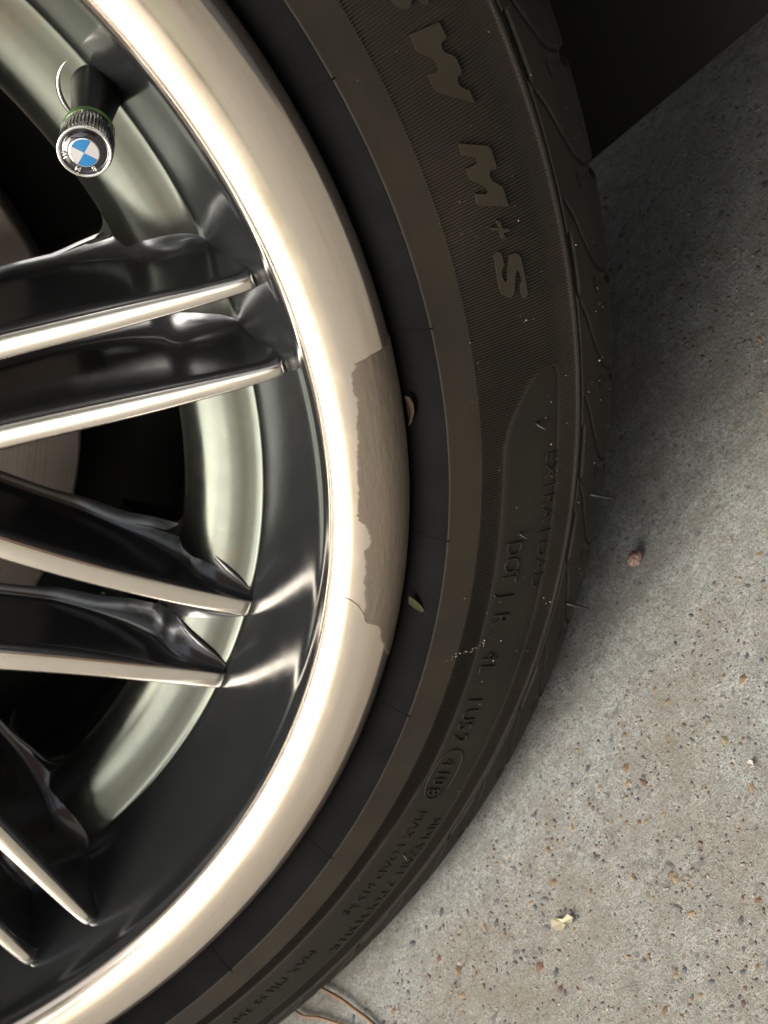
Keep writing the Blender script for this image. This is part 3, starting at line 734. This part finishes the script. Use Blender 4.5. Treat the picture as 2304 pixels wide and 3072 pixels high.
# floor of the car on both sides of the wheel well
for x0, x1 in ((1.46, 8.5), (-12, -1.46)):
    link('underbody', pymesh('underbody', [cw(x0, -.02, .72), cw(x1, -.02, .72), cw(x1, -7, .72), cw(x0, -7, .72)], [(0, 1, 2, 3)]), MAT['dark'], car)
link('underbody', pymesh('underbody', [cw(-1.46, -1.1, .72), cw(1.46, -1.1, .72), cw(1.46, -7, .72), cw(-1.46, -7, .72)], [(0, 1, 2, 3)]), MAT['dark'], car)
# low black sheet added ahead of the tyre, stands in for under-car shade
def shade_sheet():
    p0 = np.array([1.074, -.666]); p1 = np.array([1.369, -.481]); dr = (p1 - p0)
    V, F = [], []
    for u in np.linspace(-.35, 3.2, 14):
        for h in (.205, .2, .203, .30, .45, .60, .74):
            l, n = p0 + dr * u
            lm = math.sqrt(max(1.46 ** 2 - (HUB - h) ** 2, 0)) - .0
            back = .05 if h == .205 else 0
            if l < lm - .06: 
                f = lm - .06 - l; l += f; n += f * dr[1] / dr[0]
            V.append(cw(l + back * .3, n - back, h))
    for i in range(13):
        for j in range(6): F.append((i * 7 + j, (i + 1) * 7 + j, (i + 1) * 7 + j + 1, i * 7 + j + 1))
    return pymesh('under_car_shade', V, F)
link('under_car_shade', shade_sheet(), MAT['dark'], car)
# front bumper: the wheel is steered, so the body runs obliquely past it
def cb(L, o, h): return cw(.85 * L - .53 * o, .53 * L - .60 + .85 * o, h)
def bumper():
    V, F = [], []
    prof = [(.52, -1.3), (.47, -.4), (.45, -.05), (.48, .06), (.60, .10), (1.0, .12), (1.7, .10), (2.3, .03)]
    ls = [1.62, 1.66, 1.75, 2.0, 2.6, 3.2, 3.8]
    for L in ls:
        for h, o in prof: V.append(cb(L, o - .05 * max(0, L - 2.2) ** 2, h))
    m = len(prof)
    for i in range(len(ls) - 1):
        for j in range(m - 1): F.append((i * m + j, (i + 1) * m + j, (i + 1) * m + j + 1, i * m + j + 1))
    return pymesh('bumper', V, F)
link('bumper', bumper(), MAT['body'], car)

# ------------------------------------------------------------------ unseen things put in for the polished metal to mirror
t = NT('pink_brick'); bk = t.n.new('ShaderNodeTexBrick'); bk.inputs['Scale'].default_value = 1.0
bk.inputs['Brick Width'].default_value = .215; bk.inputs['Row Height'].default_value = .075; bk.inputs['Mortar Size'].default_value = .008
bk.inputs['Color1'].default_value = (.50, .25, .17, 1); bk.inputs['Color2'].default_value = (.42, .20, .13, 1); bk.inputs['Mortar'].default_value = (.4, .36, .3, 1)
mpv = t.n.new('ShaderNodeMapping'); mpv.inputs['Rotation'].default_value = (math.radians(90), 0, 0); t.l.new(t.tc.outputs['Object'], mpv.inputs[0]); t.l.new(mpv.outputs[0], bk.inputs['Vector'])
t.set(Base_Color=bk.outputs['Color'], Roughness=.9); brick = t.m
def box(name, x0, x1, y0, y1, z0, z1, mat):
    V = [(x, y, z) for x in (x0, x1) for y in (y0, y1) for z in (z0, z1)]
    return link(name, pymesh(name, V, [(0, 1, 3, 2), (4, 6, 7, 5), (0, 4, 5, 1), (2, 3, 7, 6), (0, 2, 6, 4), (1, 5, 7, 3)]), mat, smooth=False)
thing(box('added_brick_wall', .35, 4.5, -1.55, -1.35, 0, .95, brick), 'low pinkish brick wall out of view, added for the rim to mirror', 'wall')  # unseen wall, added so the lip picks up a pinkish reflection
tree = empty('shade_tree', 'leafy green tree beyond the driveway, mirrored in the rim', 'tree', (-2.2, -4.6, -.03))
link('trunk', tubemesh('trunk', [(0, 0, 0), (.05, 0, 1.2), (-.05, .05, 2.4), (.1, .1, 3.6), (.1, .2, 5.0)], [.22, .17, .14, .10, .04], 10), simple('bark', (.10, .075, .05), .9), tree)
lv, lf = [], []
cl = [(random.gauss(1.0, 1.4), random.gauss(1.2, 1.2), random.gauss(4.5, .8)) for _ in range(85)]
for i in range(7500):
    c = random.choice(cl); c = Vector(c) + Vector((random.gauss(0, .32), random.gauss(0, .32), random.gauss(0, .28))); a = Vector((random.gauss(0, 1), random.gauss(0, 1), random.gauss(0, .6))).normalized(); b_ = a.orthogonal().normalized(); k = len(lv); q = random.uniform(.05, .10)
    lv += [c - a * q, c + b_ * q * .5, c + a * q, c - b_ * q * .5]; lf.append((k, k + 1, k + 2, k + 3))
lm = NT('leaf_green'); lm.set(Base_Color=lm.mix(lm.noise(2, 4), (.07, .10, .02), (.13, .15, .035)), Roughness=.5)
link('crown', pymesh('crown', lv, lf), lm.m, tree, smooth=False)

# ------------------------------------------------------------------ bits lying about
def ground_pt(u, v, h=0.0):
    return W3(u, v, h)
bm = bmesh.new(); bmesh.ops.create_icosphere(bm, subdivisions=3, radius=1)
rg = random.Random(5)
offs = [Vector((rg.gauss(0, 1), rg.gauss(0, 1), rg.gauss(0, 1))).normalized() for _ in range(9)]
for v in bm.verts:
    dd_ = v.co.normalized(); s_ = 1.0
    for o_ in offs: 
        q_ = dd_.dot(o_)
        if q_ > .72: s_ = min(s_, .72 / q_ + .04)
    v.co = dd_ * s_ * (1 + .03 * rg.uniform(-1, 1))
me = bpy.data.meshes.new('pebble'); bm.to_mesh(me); bm.free()
t = NT('pink_stone'); t.set(Base_Color=t.mix(t.ramp(t.noise(2.2, 5, .7), [(.45, 0.0), (.62, 1.0)]), (.27, .135, .105), (.52, .46, .40)), Roughness=.8); t.bump(t.noise(4, 4), .25, .5)
peb = link('pebble', me, t.m)
thing(peb, 'loose pinkish red pebble lying on the concrete right of the tyre', 'pebble')
peb.location = W3(.6127, -.1694, .0085); peb.scale = (.0036, .0028, .0025); peb.rotation_euler = (.2, .1, .5)

def needle(name, pts, label, rad):
    P = [W3(a, b, c) for a, b, c in pts]
    P = [Vector(p) for p in smooth_curve(np.array([tuple(p) for p in P]), None, 6)]
    t = NT('dry_needle'); t.set(Base_Color=t.mix(t.noise(300, 3), (.12, .055, .024), (.19, .095, .042)), Roughness=.5)
    k = len(P); rs = [rad * (.5 + .5 * min(1, 6 * min(i / (k - 1) + .05, 1 - i / (k - 1) + .05))) for i in range(k)]
    return thing(link(name, tubemesh(name, P, rs, 7), t.m), label, 'pine needle')
needle('pine_needle', [(-.3655, -.17, .006), (-.3355, -.135, .006), (-.3053, -.0954, .007), (-.2735, -.0539, .008), (-.2476, -.0135, .007), (-.2277, .0175, .006), (-.2119, .0462, .005), (-.195, .08, .005)], 'brown dry pine needle on concrete, the upper one starting under the tyre', .0028 * S)
needle('pine_needle', [(-.425, -.175, .005), (-.4069, -.1446, .005), (-.3897, -.1141, .006), (-.3703, -.0915, .006), (-.3393, -.0662, .006), (-.3077, -.0344, .005), (-.2745, -.0002, .005), (-.24, .04, .004)], 'brown dry pine needle on the concrete at the bottom edge of the picture', .0024 * S)
def chip(name, pts, thick, mat, bend=0.0):
    """a small flat scrap: outline of places, given thickness and a curl"""
    bm = bmesh.new(); n = len(pts); c = sum((Vector(p) for p in pts), Vector()) / n
    top = [bm.verts.new(Vector(p)) for p in pts]; 
    nrm = (Vector(pts[1]) - Vector(pts[0])).cross(Vector(pts[n // 2]) - Vector(pts[0])).normalized()
    ct = bm.verts.new(c + nrm * (thick * 1.2 + bend)); cb_ = bm.verts.new(c + nrm * bend * .6 - nrm * thick * .4)
    low = [bm.verts.new(Vector(p) - nrm * thick) for p in pts]
    for i in range(n):
        j = (i + 1) % n
        bm.faces.new((top[i], top[j], ct)); bm.faces.new((top[i], low[i], low[j], top[j])); bm.faces.new((low[j], low[i], cb_))
    bmesh.ops.recalc_face_normals(bm, faces=bm.faces)
    me = bpy.data.meshes.new(name); bm.to_mesh(me); bm.free(); return link(name, me, mat, smooth=False)
straw = NT('straw'); straw.set(Base_Color=straw.mix(straw.noise(500, 3), (.30, .27, .165), (.40, .375, .26)), Roughness=.7)
hp = [(.1755, .1735), (.1800, .1640), (.1885, .1690), (.1985, .1790), (.2095, .1795), (.2140, .1890), (.2085, .1950), (.1985, .1885), (.1890, .1895), (.1795, .1820)]
thing(chip('seed_husk', [W3(a, b, .0045 + .0012 * math.sin(i * 2.1)) for i, (a, b) in enumerate(hp)], .0004, straw.m, .0004), 'pale yellow seed husk lying on the bright concrete at the lower right', 'husk')
cp = [(.551, .231), (.556, .229), (.559, .235), (.556, .241), (.551, .238)]
thing(chip('paper_crumb', [W3(a, b, .004) for a, b in cp], .0004, simple('pale_crumb', (.42, .38, .32), .8), .0004), 'tiny pale crumb on the concrete near the right edge', 'crumb')
bl = NT('dead_leaf'); bl.set(Base_Color=bl.mix(bl.noise(400, 4), (.022, .015, .010), (.06, .042, .027)), Roughness=.95, Specular_IOR_Level=.02)
def onwheel(pts): return [wheel.matrix_world @ Vector(tuple(cyl(r, math.radians(d), z))) for r, d, z in pts]
thing(chip('dead_leaf', onwheel([(1.0030, 8.9, -.016), (1.0075, 8.8, -.012), (1.0105, 8.3, -.010), (1.0100, 7.6, -.011), (1.0065, 6.9, -.014), (1.0030, 6.5, -.018), (1.0035, 7.4, -.013), (1.0030, 8.2, -.014)]), .0002, bl.m, .0007), 'curled brown dead leaf scrap wedged between the patched lip and the tyre', 'leaf')
gl = NT('green_leaf'); gl.set(Base_Color=gl.mix(gl.noise(500, 4), (.025, .028, .012), (.045, .046, .026)), Roughness=.9, Specular_IOR_Level=.03)
thing(chip('leaf_scrap', onwheel([(1.006, -7.3, -.012), (1.013, -7.5, -.008), (1.022, -7.9, -.006), (1.028, -8.35, -.003), (1.024, -8.5, -.005), (1.016, -8.3, -.008), (1.008, -8.0, -.012)]), .0002, gl.m, .0004), 'small green and brown leaf scrap caught between rim and tyre below the beige patch', 'leaf')
